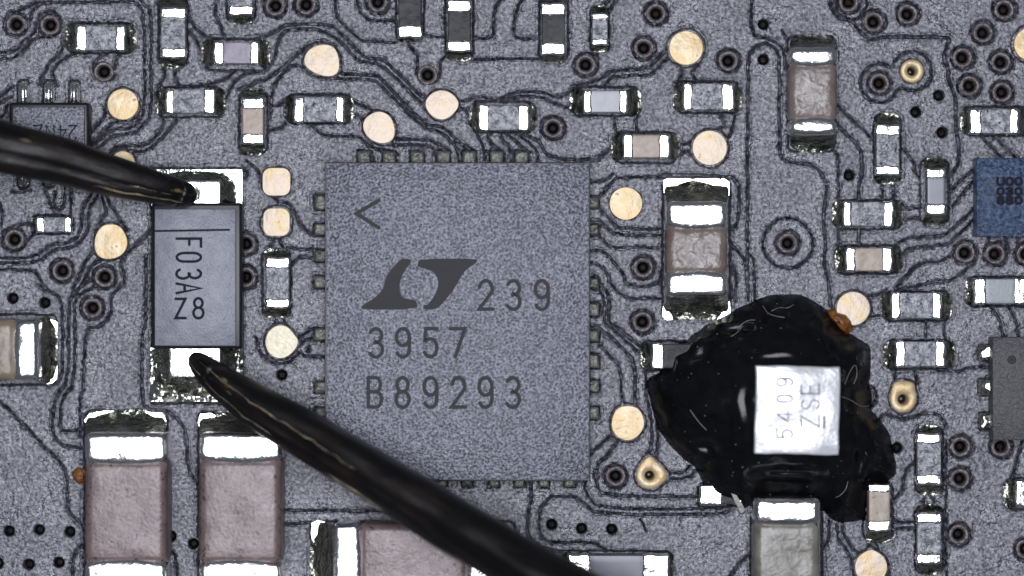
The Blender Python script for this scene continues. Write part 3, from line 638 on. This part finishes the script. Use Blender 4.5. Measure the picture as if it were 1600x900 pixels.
def glyph(ch, x0, y0, x1, y1, z, lw, m, parent, rot=0, name='marking'):
    """glyph in box (pixels, x0<x1,y0<y1); rot: 0 upright, 90 = turned clockwise, -90 counterclockwise, 180"""
    v, f = [], []
    for k, st in enumerate(GL[ch]):
        q = []
        for (u, w) in st:
            if rot == 90: u, w = w, 1 - u
            elif rot == -90: u, w = 1 - w, u
            elif rot == 180: u, w = 1 - u, 1 - w
            q.append(P(x0 + (x1 - x0) * u, y1 - (y1 - y0) * w, z)[:2])
        ribbon(q, lw / 200, z + 0.0008 * k, v, f)
    return obj(name, (v, f), m, parent, smooth=False)

# ------------------------------------------------------------------ big square package
hq = 0.45
cx, cy, _ = P(715, 502)
ic = thing('integrated_circuit', 'big square grey integrated circuit with a forked logo and three lines of digits', 'integrated circuit', (cx, cy, 0))
v, f = slab(510, 255.5, 920, 749.5, hq, 0.012, n=4, k=2)
autosmooth(obj('package', (v, f), 'package', ic))
autosmooth(obj('lower_rim', slab(507.5, 253.5, 922, 751.5, .30, .01, n=2, k=1), 'package_edge', ic))
zt = hq + 0.004
glyph('<', 557, 313, 592, 356, zt, 6.0, 'print', ic)
for s, xs_, yy in (('239', (747, 791, 835), (438.5, 483)), ('3957', (576, 618, 661, 703), (513.5, 557.5)), ('B89293', (574, 617, 661, 704, 747, 790), (590, 636))):
    for ch, x in zip(s, xs_): glyph(ch, x, yy[0], x + 24, yy[1], zt, 5.6, 'print', ic)
def poly(pts_px, z, m, parent, name):
    bm = bmesh.new(); vs = [bm.verts.new(P(x, y, z)) for x, y in pts_px]; bm.faces.new(vs); bmesh.ops.triangulate(bm, faces=bm.faces[:])
    bmesh.ops.recalc_face_normals(bm, faces=bm.faces[:])
    vv = [tuple(a.co) for a in bm.verts]; ff = [tuple(q.index for q in fc.verts) for fc in bm.faces]; bm.free()
    return obj(name, (vv, ff), m, parent, smooth=False)
lg = lambda *p: [(560 + a / 5, 390 + b / 5) for a, b in p]
poly(smooth_closed(lg((20,450),(40,430),(130,375),(165,340),(200,290),(215,210),(260,150),(320,85),(345,72),(400,72),(414,86),(405,110),(375,145),(352,185),(330,230),(320,290),(325,340),(345,375),(420,393),(458,403),(458,468),(32,470)), 1), zt, 'print', ic, 'logo')
poly(smooth_closed(lg((485,72),(925,70),(930,98),(850,150),(800,210),(760,290),(700,370),(640,440),(600,468),(508,468),(505,434),(545,430),(580,380),(615,320),(627,250),(605,195),(570,165),(520,150),(462,132),(465,100)), 1), zt, 'print', ic, 'logo')
def lead(x0, y0, x1, y1, parent, h=.10, m='lead', r=.04): return obj('lead', slab(x0, y0, x1, y1, h, r, n=3, dome=.0), m, parent)
for x in (569, 608, 652, 693, 733, 776, 815): lead(x - 10.5, 236, x + 10.5, 258, ic)
for (a, b) in ((305, 328), (350, 368), (390, 409), (431, 450), (513, 532), (596, 615), (637, 652)): lead(491, a, 513, b, ic)
for (a, b) in ((307, 326), (349, 368), (434, 452), (474, 494), (515, 534), (553, 575), (594, 613), (636, 655)): lead(917, a, 936, b, ic)
for x in (690, 730, 772, 812, 850, 890): lead(x - 8, 748, x + 8, 761, ic)

# ------------------------------------------------------------------ marked diode
cx, cy, _ = P(308, 432)
dd = thing('diode', 'upright grey diode marked F03A Z8 with a dark bar, between the probe tips', 'diode', (cx, cy, 0))
hd = .55
obj('body', slab(237, 317, 378, 545, .42, .05, n=3, k=3, flare=.0), 'package_edge', dd)
autosmooth(obj('top_face', slab(242, 327, 368, 540, hd, .01, z0=.36, n=3, k=2), 'diode', dd))
# end tabs and lands
obj('end_tab', slab(276, 282, 345, 322, .34, .03, n=3), 'tin', dd); obj('end_tab', slab(264, 540, 345, 590, .34, .03, n=3), 'tin', dd)
obj('solder_land', slab(236, 264, 379, 322, .03, .01, z0=-.08, n=2), 'flat_solder', dd); obj('solder_land', slab(234, 543, 380, 628, .03, .01, z0=-.08, n=2), 'rough_solder', dd)
def meniscus(x0, y0, x1, y1, px0, py0, px1, py1, h, parent):
    """solder collar round a tab: inner rectangle high, outer rounded outline low"""
    v, f = [], []; n = 48; rings = 7
    for k in range(rings + 1):
        u = k / rings
        for i in range(n):
            t = 2 * math.pi * i / n; c, s = math.cos(t), math.sin(t)
            def sup(a, b, e): d = (abs(c / a) ** e + abs(s / b) ** e) ** (-1 / e); return d * c, d * s
            ix, iy = sup((x1 - x0) / 2, (y1 - y0) / 2, 14); ox_, oy_ = sup((px1 - px0) / 2, (py1 - py0) / 2, 3)
            xx = (x0 + x1) / 2 * (1 - u) + (px0 + px1) / 2 * u + ix * (1 - u) + ox_ * u; yy = (y0 + y1) / 2 * (1 - u) + (py0 + py1) / 2 * u + iy * (1 - u) + oy_ * u
            v.append(P(xx, yy, .04 + h * (1 - u) ** 2 - .012 * (u == 1)))
    for k in range(rings):
        for i in range(n): f.append((k * n + i, (k + 1) * n + i, (k + 1) * n + (i + 1) % n, k * n + (i + 1) % n))
    return obj('solder_fillet', (v, [q[::-1] for q in f]), 'solder', parent)
meniscus(276, 284, 345, 330, 238, 267, 370, 345, .26, dd); meniscus(264, 535, 345, 588, 238, 515, 376, 620, .26, dd)
def inkline(pts, w, z, m, parent, name='marking'):
    v, f = [], []; ribbon([P(x, y, z)[:2] for x, y in pts], w / 200, z, v, f); return obj(name, (v, f), m, parent, smooth=False)
inkline([(243, 361), (358, 359)], 3.2, hd + .004, 'ink', dd, 'polarity_bar')
for ch, (a, b) in zip('F03A', ((372, 386), (394, 410), (420, 437), (443, 458))): glyph(ch, 276, a, 314, b, hd + .004, 4.2, 'ink', dd, rot=90)
glyph('Z', 274, 467, 290, 497, hd + .004, 4.2, 'ink', dd); glyph('8', 301, 466, 319, 497, hd + .004, 4.2, 'ink', dd)

# ------------------------------------------------------------------ small package, top left
cx, cy, _ = P(76, 215)
tl = thing('integrated_circuit', 'small grey package with three leads on a side, marking upside down, under the left probe', 'integrated circuit', (cx, cy, 0))
obj('body', slab(14, 160, 139, 272, .42, .05, n=3, k=3), 'package_edge', tl)
autosmooth(obj('top_face', slab(20, 167, 132, 264, .52, .02, z0=.35, n=3, k=3), 'package', tl))
for x in (36, 76, 116):
    obj('lead', slab(x - 8, 128, x + 8, 166, .18, .08, n=3, dome=.05), 'tin', tl); obj('lead', slab(x - 8, 266, x + 8, 291, .18, .08, n=3, dome=.05), 'solder', tl)
for ch, x in zip('24NZ', (107, 91, 72, 53)): glyph(ch, x, 196, x + 13, 220, .524, 2.2, 'ink', tl, rot=180)

# blue package
cx, cy, _ = P(1590, 308)
bl = thing('integrated_circuit', 'speckled blue package with blurred dark marking at the right edge', 'integrated circuit', (cx, cy, 0))
autosmooth(obj('package', slab(1526, 247, 1660, 370, .5, .015, n=3, k=2), 'blue', bl))
for k, (a, b) in enumerate(((278, 289), (294, 304), (308, 318))):
    for j, ch in enumerate(('U00', '030', '880')[k]): glyph(ch, 1558 + 14 * j, a, 1569 + 14 * j, b, .505, 4.4, 'ink', bl)
# dark package right
cx, cy, _ = P(1610, 607)
dk = thing('integrated_circuit', 'dark grey speckled package at the right edge with three leads on its left side', 'integrated circuit', (cx, cy, 0))
autosmooth(obj('package', slab(1551, 527, 1690, 688, .55, .015, n=3, k=2), 'package_dark', dk))
obj('corner_dot', lathe(*P(1581, 562, .55)[:2], [(.07, .5), (.068, .5535), (.05, .5535), (.01, .5535)], 20), 'print', dk)
for (a, b) in ((540, 563), (594, 617), (646, 671)): lead(1531, a, 1554, b, dk, h=.2, m='rough_solder', r=.05)

# ------------------------------------------------------------------ black resin blob
out = [(440,60),(500,42),(570,38),(640,58),(700,100),(745,170),(800,190),(840,230),(838,290),(830,345),(850,390),(838,430),(870,470),(905,520),(918,580),(925,650),(905,690),(830,695),(815,760),(828,825),(740,835),(690,815),(655,770),(440,755),(400,790),(340,765),(290,745),(255,700),(240,640),(190,610),(140,560),(104,505),(82,440),(66,385),(64,345),(78,318),(112,305),(121,282),(124,240),(150,218),(195,205),(225,178),(280,140),(340,110),(380,85)]
out = smooth_closed([(980 + a / 2.195, 440 + b / 2.195) for a, b in out], 3)
oa = np.array(out)
gx = np.arange(990, 1420, 2.5); gy = np.arange(445, 835, 2.5); BX, BY = np.meshgrid(gx, gy)
inside = np.zeros_like(BX, bool); dist = np.full_like(BX, 1e9)
for i in range(len(oa)):
    a, b = oa[i], oa[(i + 1) % len(oa)]
    cond = ((a[1] > BY) != (b[1] > BY)) & (BX < (b[0] - a[0]) * (BY - a[1]) / (b[1] - a[1] + 1e-12) + a[0]); inside ^= cond
    dx, dy = b - a; t = np.clip(((BX - a[0]) * dx + (BY - a[1]) * dy) / (dx * dx + dy * dy), 0, 1)
    dist = np.minimum(dist, np.hypot(BX - a[0] - t * dx, BY - a[1] - t * dy))
sd = np.where(inside, dist, -dist)
def hn(X, Y, s, seed):
    r = np.random.RandomState(seed); g = r.rand(200, 200) * 2 - 1; fx = X / s % 190; fy = Y / s % 190; ix = fx.astype(int); iy = fy.astype(int); tx = fx - ix; ty = fy - iy
    tx = tx * tx * (3 - 2 * tx); ty = ty * ty * (3 - 2 * ty)
    return (g[iy, ix] * (1 - tx) + g[iy, ix + 1] * tx) * (1 - ty) + (g[iy + 1, ix] * (1 - tx) + g[iy + 1, ix + 1] * tx) * ty
sdw = sd + 1.6 * hn(BX, BY, 16, 5) + 1.2 * hn(BX, BY, 6, 15) * np.clip((BX - 1250) / 80, 0, 1)
Z = -0.06 + 1.15 * (1 - np.exp(-np.maximum(sdw, 0) / 75)) ** 0.75
edge_r = np.exp(-((BX - 1330) / 45) ** 2 - ((BY - 610) / 110) ** 2) + np.exp(-((BX - 1230) / 90) ** 2 - ((BY - 480) / 28) ** 2) + .8 * np.exp(-((BX - 1165) / 50) ** 2 - ((BY - 790) / 30) ** 2)
Z += (0.06 * hn(BX, BY, 14, 7) + 0.02 * hn(BX, BY, 7, 8)) * np.clip(edge_r, 0, 1) * sm(sdw / 12) + 0.03 * hn(BX, BY, 40, 9)
# saddle ring below the white chip and a dimple to its lower left
Z += -0.10 * np.exp(-((BX - 1235) / 60) ** 4 - ((BY - 752) / 14) ** 2) - 0.10 * np.exp(-((BX - 1100) / 22) ** 2 - ((BY - 700) / 14) ** 2)
for _ in range(3):
    Zp = np.pad(Z, 1, mode='edge'); Z = (Zp[1:-1, 1:-1] * 2 + Zp[:-2, 1:-1] + Zp[2:, 1:-1] + Zp[1:-1, :-2] + Zp[1:-1, 2:]) / 6
Z += 0.30 * np.exp(-(((BX - 1245) / 105) ** 2 + ((BY - 640) / 105) ** 2)) * sm(sdw / 30)
for (qx, qy, qa, qb) in ((1094, 550, 15, 19), (1100, 703, 18, 11), (1236, 741, 46, 9), (1148, 512, 30, 9), (1212, 556, 34, 8), (1160, 640, 9, 40), (1345, 730, 8, 26)):
    wq = np.exp(-(np.abs((BX - qx) / qa) ** 3 + np.abs((BY - qy) / qb) ** 3)) * .93
    zc = Z[int((qy - 445) / 2.5), int((qx - 990) / 2.5)]
    Z = Z * (1 - wq) + (zc + .0006 * (BX - qx)) * wq
keep = sdw > -1.2
Z = np.where((np.abs(BX - 1246) < 66) & (np.abs(BY - 641) < 66), np.minimum(Z, 0.9), Z)
Z = np.where(sdw <= 0, -0.07, Z)
vid = -np.ones(BX.shape, int); v = []; f = []
for j in range(BX.shape[0]):
    for i in range(BX.shape[1]):
        if keep[j, i]: vid[j, i] = len(v); v.append(P(BX[j, i], BY[j, i], Z[j, i]))
for j in range(BX.shape[0] - 1):
    for i in range(BX.shape[1] - 1):
        q = (vid[j, i], vid[j + 1, i], vid[j + 1, i + 1], vid[j, i + 1])
        if min(q) >= 0: f.append(q)
rb = obj('resin_blob', (v, f), 'resin'); tag(rb, 'glossy black resin blob spread round the white chip right of centre', 'resin blob')
# white chip
wc = thing('inductor', 'bright white square chip with faint turned digits, set in the black resin', 'inductor', P(1245, 640, 0))
hw = 1.16
obj('body', slab(1180, 572, 1312, 710, hw, .03, z0=.1, n=8, dome=.05, ang=R(-1.2), rag=.008), 'white_chip', wc)
for ch, (a, b) in zip('9045', ((590, 604), (617, 629), (642, 660), (670, 686))): glyph(ch, 1214, a, 1238, b, hw + .053, 2.6, 'faint', wc, rot=-90)
for ch, (a, b) in zip('ESZ', ((600, 616), (624, 640), (650, 667))): glyph(ch, 1252, a, 1280, b, hw + .053, 2.8, 'faint', wc, rot=-90)
glyph('-', 1283, 650, 1293, 670, hw + .053, 4.5, 'faint', wc, rot=-90)

# flux spots and fibres
def lump(name, pts, z, h, m, label, cat):
    v = []; f = []; n = len(pts); cx = sum(p[0] for p in pts) / n; cy = sum(p[1] for p in pts) / n; K = 6
    t = thing_mesh = None
    for k in range(K + 1):
        s = 1 - k / (K + 1)
        for i, p in enumerate(pts): v.append(P(cx + (p[0] - cx) * s, cy + (p[1] - cy) * s, z + h * math.sqrt(1 - s ** 2) + random.uniform(-.02, .02) * (k > 0)))
    for k in range(K):
        for i in range(n): f.append((k * n + i, k * n + (i + 1) % n, (k + 1) * n + (i + 1) % n, (k + 1) * n + i))
    v.append(P(cx, cy, z + h)); c = len(v) - 1
    for i in range(n): f.append((K * n + i, K * n + (i + 1) % n, c))
    o = obj(name, (v, f), m); bm = bmesh.new(); bm.from_mesh(o.data); bmesh.ops.recalc_face_normals(bm, faces=bm.faces[:]); bm.to_mesh(o.data); bm.free()
    return tag(o, label, cat)
lump('flux_residue', [(1291,486),(1300,480),(1308,488),(1322,492),(1330,502),(1334,516),(1324,523),(1313,516),(1304,505),(1296,498)], .0, .22, 'flux', 'amber brown flux crumb on the pink gold pad by the resin', 'flux residue')
lump('flux_residue', [(111,738),(122,729),(134,733),(136,752),(124,757),(115,750)], .0, .15, 'flux', 'brown flux spot against the left side of a large bottom capacitor', 'flux residue')
def tube(pts3, r, seg=6):
    v, f = [], []
    for i, p in enumerate(pts3):
        a = pts3[max(0, i - 1)]; b = pts3[min(len(pts3) - 1, i + 1)]
        d = np.array(b) - np.array(a); d /= np.linalg.norm(d) + 1e-9; s = np.cross(d, (0, 0, 1)); s /= np.linalg.norm(s) + 1e-9; u = np.cross(s, d)
        rr = r[i] if hasattr(r, '__len__') else r
        for k in range(seg):
            t = 2 * math.pi * k / seg; v.append(tuple(np.array(p) + rr * (math.cos(t) * s + math.sin(t) * u)))
    for i in range(len(pts3) - 1):
        for k in range(seg): f.append((i * seg + k, i * seg + (k + 1) % seg, (i + 1) * seg + (k + 1) % seg, (i + 1) * seg + k))
    f.append(tuple(range(seg))[::-1]); f.append(tuple((len(pts3) - 1) * seg + k for k in range(seg)))
    return v, f
def rz(px, py):
    j = int(round((py - 445) / 2.5)); i = int(round((px - 990) / 2.5)); return float(Z[j, i]) + .012
FB = [([(1152,515),(1160,505),(1170,500),(1180,500)], 'short pale fibre on the upper left of the resin'), ([(1192,478),(1200,490),(1212,494),(1226,496)], 'curved pale fibre near the top of the resin'),
      ([(1205,486),(1218,480),(1230,482),(1240,476)], 'pale fibre at the very top of the resin'), ([(1320,600),(1328,580),(1337,567),(1340,585),(1334,600)], 'looped pale fibre right of the white chip upper corner'),
      ([(1316,620),(1330,625),(1345,636),(1358,634)], 'thin pale fibre right of the white chip middle'), ([(1078,640),(1092,660),(1104,672)], 'thin pale fibre on the left of the resin'),
      ([(1325,752),(1322,765),(1312,775),(1306,777)], 'hooked pale fibre below the white chip on the right'), ([(1142,526),(1152,520),(1158,512)], 'tiny pale fibre on the left shoulder of the resin')]
for q, lab in FB:
    q = smooth_open(q, 2); tag(obj('fibre', tube([P(x, y, rz(x, y)) for x, y in q], .0065, 5), 'fibre'), lab, 'fibre', 'pale fibres stuck to the resin')
# dull flake
fl = plate([(1142,770),(1146,766),(1160,788),(1165,798),(1158,802),(1150,788)], .35, .12, 'greyceram', None, 'flake'); tag(fl, 'grey flake stuck to the lower left edge of the resin', 'flake')

# loose dust: pale and dark crumbs too many to count
dv, df = [], []
drs = np.random.RandomState(5)
for q in range(420):
    if q < 300: x, y, zb = drs.uniform(-20, 1620), drs.uniform(-20, 920), .0
    else:
        x, y = drs.uniform(1025, 1385), drs.uniform(470, 815)
        if not (0 <= int((y - 445) / 2.5) < Z.shape[0]): continue
        if sdw[int((y - 445) / 2.5), int((x - 990) / 2.5)] < 6: continue
        if 1170 < x < 1320 and 565 < y < 720: continue
        zb = rz(x, y) - .008
    r_ = drs.uniform(.004, .011) if q < 300 else drs.uniform(.004, .014); cxx, cyy, _ = P(x, y, zb); b = len(dv)
    a0 = drs.uniform(0, 6)
    for k in range(5): dv.append((cxx + r_ * math.cos(a0 + k * 1.2566) * drs.uniform(.6, 1.6), cyy + r_ * math.sin(a0 + k * 1.2566), zb))
    dv.append((cxx, cyy, zb + r_ * 1.1))
    for k in range(5): df.append((b + k, b + (k + 1) % 5, b + 5))
tag(obj('dust', (dv, df), 'fibre', smooth=False), 'fine pale dust crumbs scattered over the board and resin', kind='stuff')

# ------------------------------------------------------------------ probes
def probe(stations, label, el, mt, tracks=()):
    """stations: (px,py,z,r_px) from tip outwards"""
    ps = []; rs = []
    for (x, y, z, r) in stations: ps.append(np.array(P(x, y, z))); rs.append(r / 100 * (D - z) / D)
    # resample
    P2, R2 = [], []
    for i in range(len(ps) - 1):
        n = max(3, int(np.linalg.norm(ps[i + 1] - ps[i]) / .12))
        for k in range(n): t = k / n; P2.append(ps[i] * (1 - t) + ps[i + 1] * t); R2.append(rs[i] * (1 - t) + rs[i + 1] * t)
    P2.append(ps[-1]); R2.append(rs[-1]); seg = 40
    t = thing('probe', label, 'probe', tuple(P2[0]))
    rnd = np.random.RandomState(int(stations[0][0] + stations[0][1])); ph = rnd.rand(12) * 6.28
    def build(i0, i1):
        v, f = [], []
        for i in range(i0, i1 + 1):
            a = P2[max(0, i - 1)]; b = P2[min(len(P2) - 1, i + 1)]; d = b - a; d /= np.linalg.norm(d); s = np.cross(d, (0, 0, 1)); s /= np.linalg.norm(s); u = np.cross(s, d)
            for k in range(seg):
                th = 2 * math.pi * k / seg; L_ = i * .12
                w = 1 + .035 * math.sin(3 * th + ph[0] + .3 * L_) + .02 * math.sin(5 * th + ph[1] - .9 * L_) + .018 * math.sin(2.2 * L_ + ph[2] + 2 * th) + .015 * math.sin(5.3 * L_ + ph[3] - th)
                w -= 0.10 * math.exp(-((th - el) / .09) ** 2)
                v.append(tuple(P2[i] + R2[i] * w * (math.cos(th) * s + math.sin(th) * u)))
        m = i1 - i0
        for i in range(m):
            for k in range(seg): f.append((i * seg + k, i * seg + (k + 1) % seg, (i + 1) * seg + (k + 1) % seg, (i + 1) * seg + k))
        f.append(tuple(range(seg))[::-1]); f.append(tuple(m * seg + k for k in range(seg)))
        return v, f
    for (f0, f1, t0, t1, rad) in tracks:                     # thin brass ridges added to draw highlight lines on the shaft
        i0, i1 = int(f0 / .12), int(f1 / .12); q3 = []; rr_ = []
        for i in range(i0, i1 + 1):
            a = P2[i - 1]; b = P2[i + 1]; d = b - a; d /= np.linalg.norm(d); s = np.cross(d, (0, 0, 1)); s /= np.linalg.norm(s); u = np.cross(s, d)
            q = (i - i0) / max(1, i1 - i0); th = t0 + (t1 - t0) * q + .03 * math.sin(i * 1.7) + .02 * math.sin(i * 3.1); L_ = i * .12
            w = 1 + .035 * math.sin(3 * th + ph[0] + .3 * L_) + .02 * math.sin(5 * th + ph[1] - .9 * L_) + .018 * math.sin(2.2 * L_ + ph[2] + 2 * th) + .015 * math.sin(5.3 * L_ + ph[3] - th) - 0.10 * math.exp(-((th - el) / .09) ** 2)
            q3.append(P2[i] + R2[i] * w * (math.cos(th) * s + math.sin(th) * u)); rr_.append(max(.0015, rad * math.sin(math.pi * q) ** .5 * (.65 + .35 * math.sin(i * 2.3 + 1) + .25 * math.sin(i * .9))))
        obj('highlight_ridge', tube(q3, rr_, 6), 'highlight', t)
    k = 8
    o1 = obj('shaft', build(k, len(P2) - 1), mt, t); o2 = obj('tip', build(0, k), mt, t)
    return t
probe([(304,309,.46,8),(299,307,.50,14),(290,304,.56,20),(270,298,.68,23),(245,292,.82,26),(200,281,.93,31),(110,255,1.15,37),(0,229,1.45,40),(-300,150,2.3,48),(-900,0,4,60)],
      'black metal probe from the left edge, its tip on the upper end of the diode', 1.9, 'steel_l', ((.9, 2.3, 2.25, 2.3, .010), (1.3, 1.9, 1.9, 1.85, .006)))
probe([(301,556,.46,8),(306,562,.50,14),(318,573,.60,20),(345,596,.75,27),(400,634,.92,34),(500,692,1.25,38.5),(700,814,2.0,43),(850,905,2.55,46),(1100,1050,3.5,52),(1700,1400,6,62)],
      'thick black metal probe from the bottom edge, tip on the diode lower end', 1.2, 'steel_r', ((.8, 3.6, 1.75, 1.45, .010), (1.0, 2.2, .9, .8, .006), (3.2, 4.2, .45, .40, .012), (.35, .9, .9, 1.0, .006)))

# groups of repeats
for o in list(bpy.data.objects):
    if o.parent or 'category' not in o: continue
    c = o['category']
    g = {'chip capacitor': 'small chip capacitors on the board', 'large capacitor': 'large chip capacitors on the board', 'chip resistor': 'small chip resistors on the board',
         'integrated circuit': 'packaged circuits on the board', 'probe': 'pair of metal probes', 'flux residue': 'brown flux spots'}.get(c)
    if g: o['group'] = g
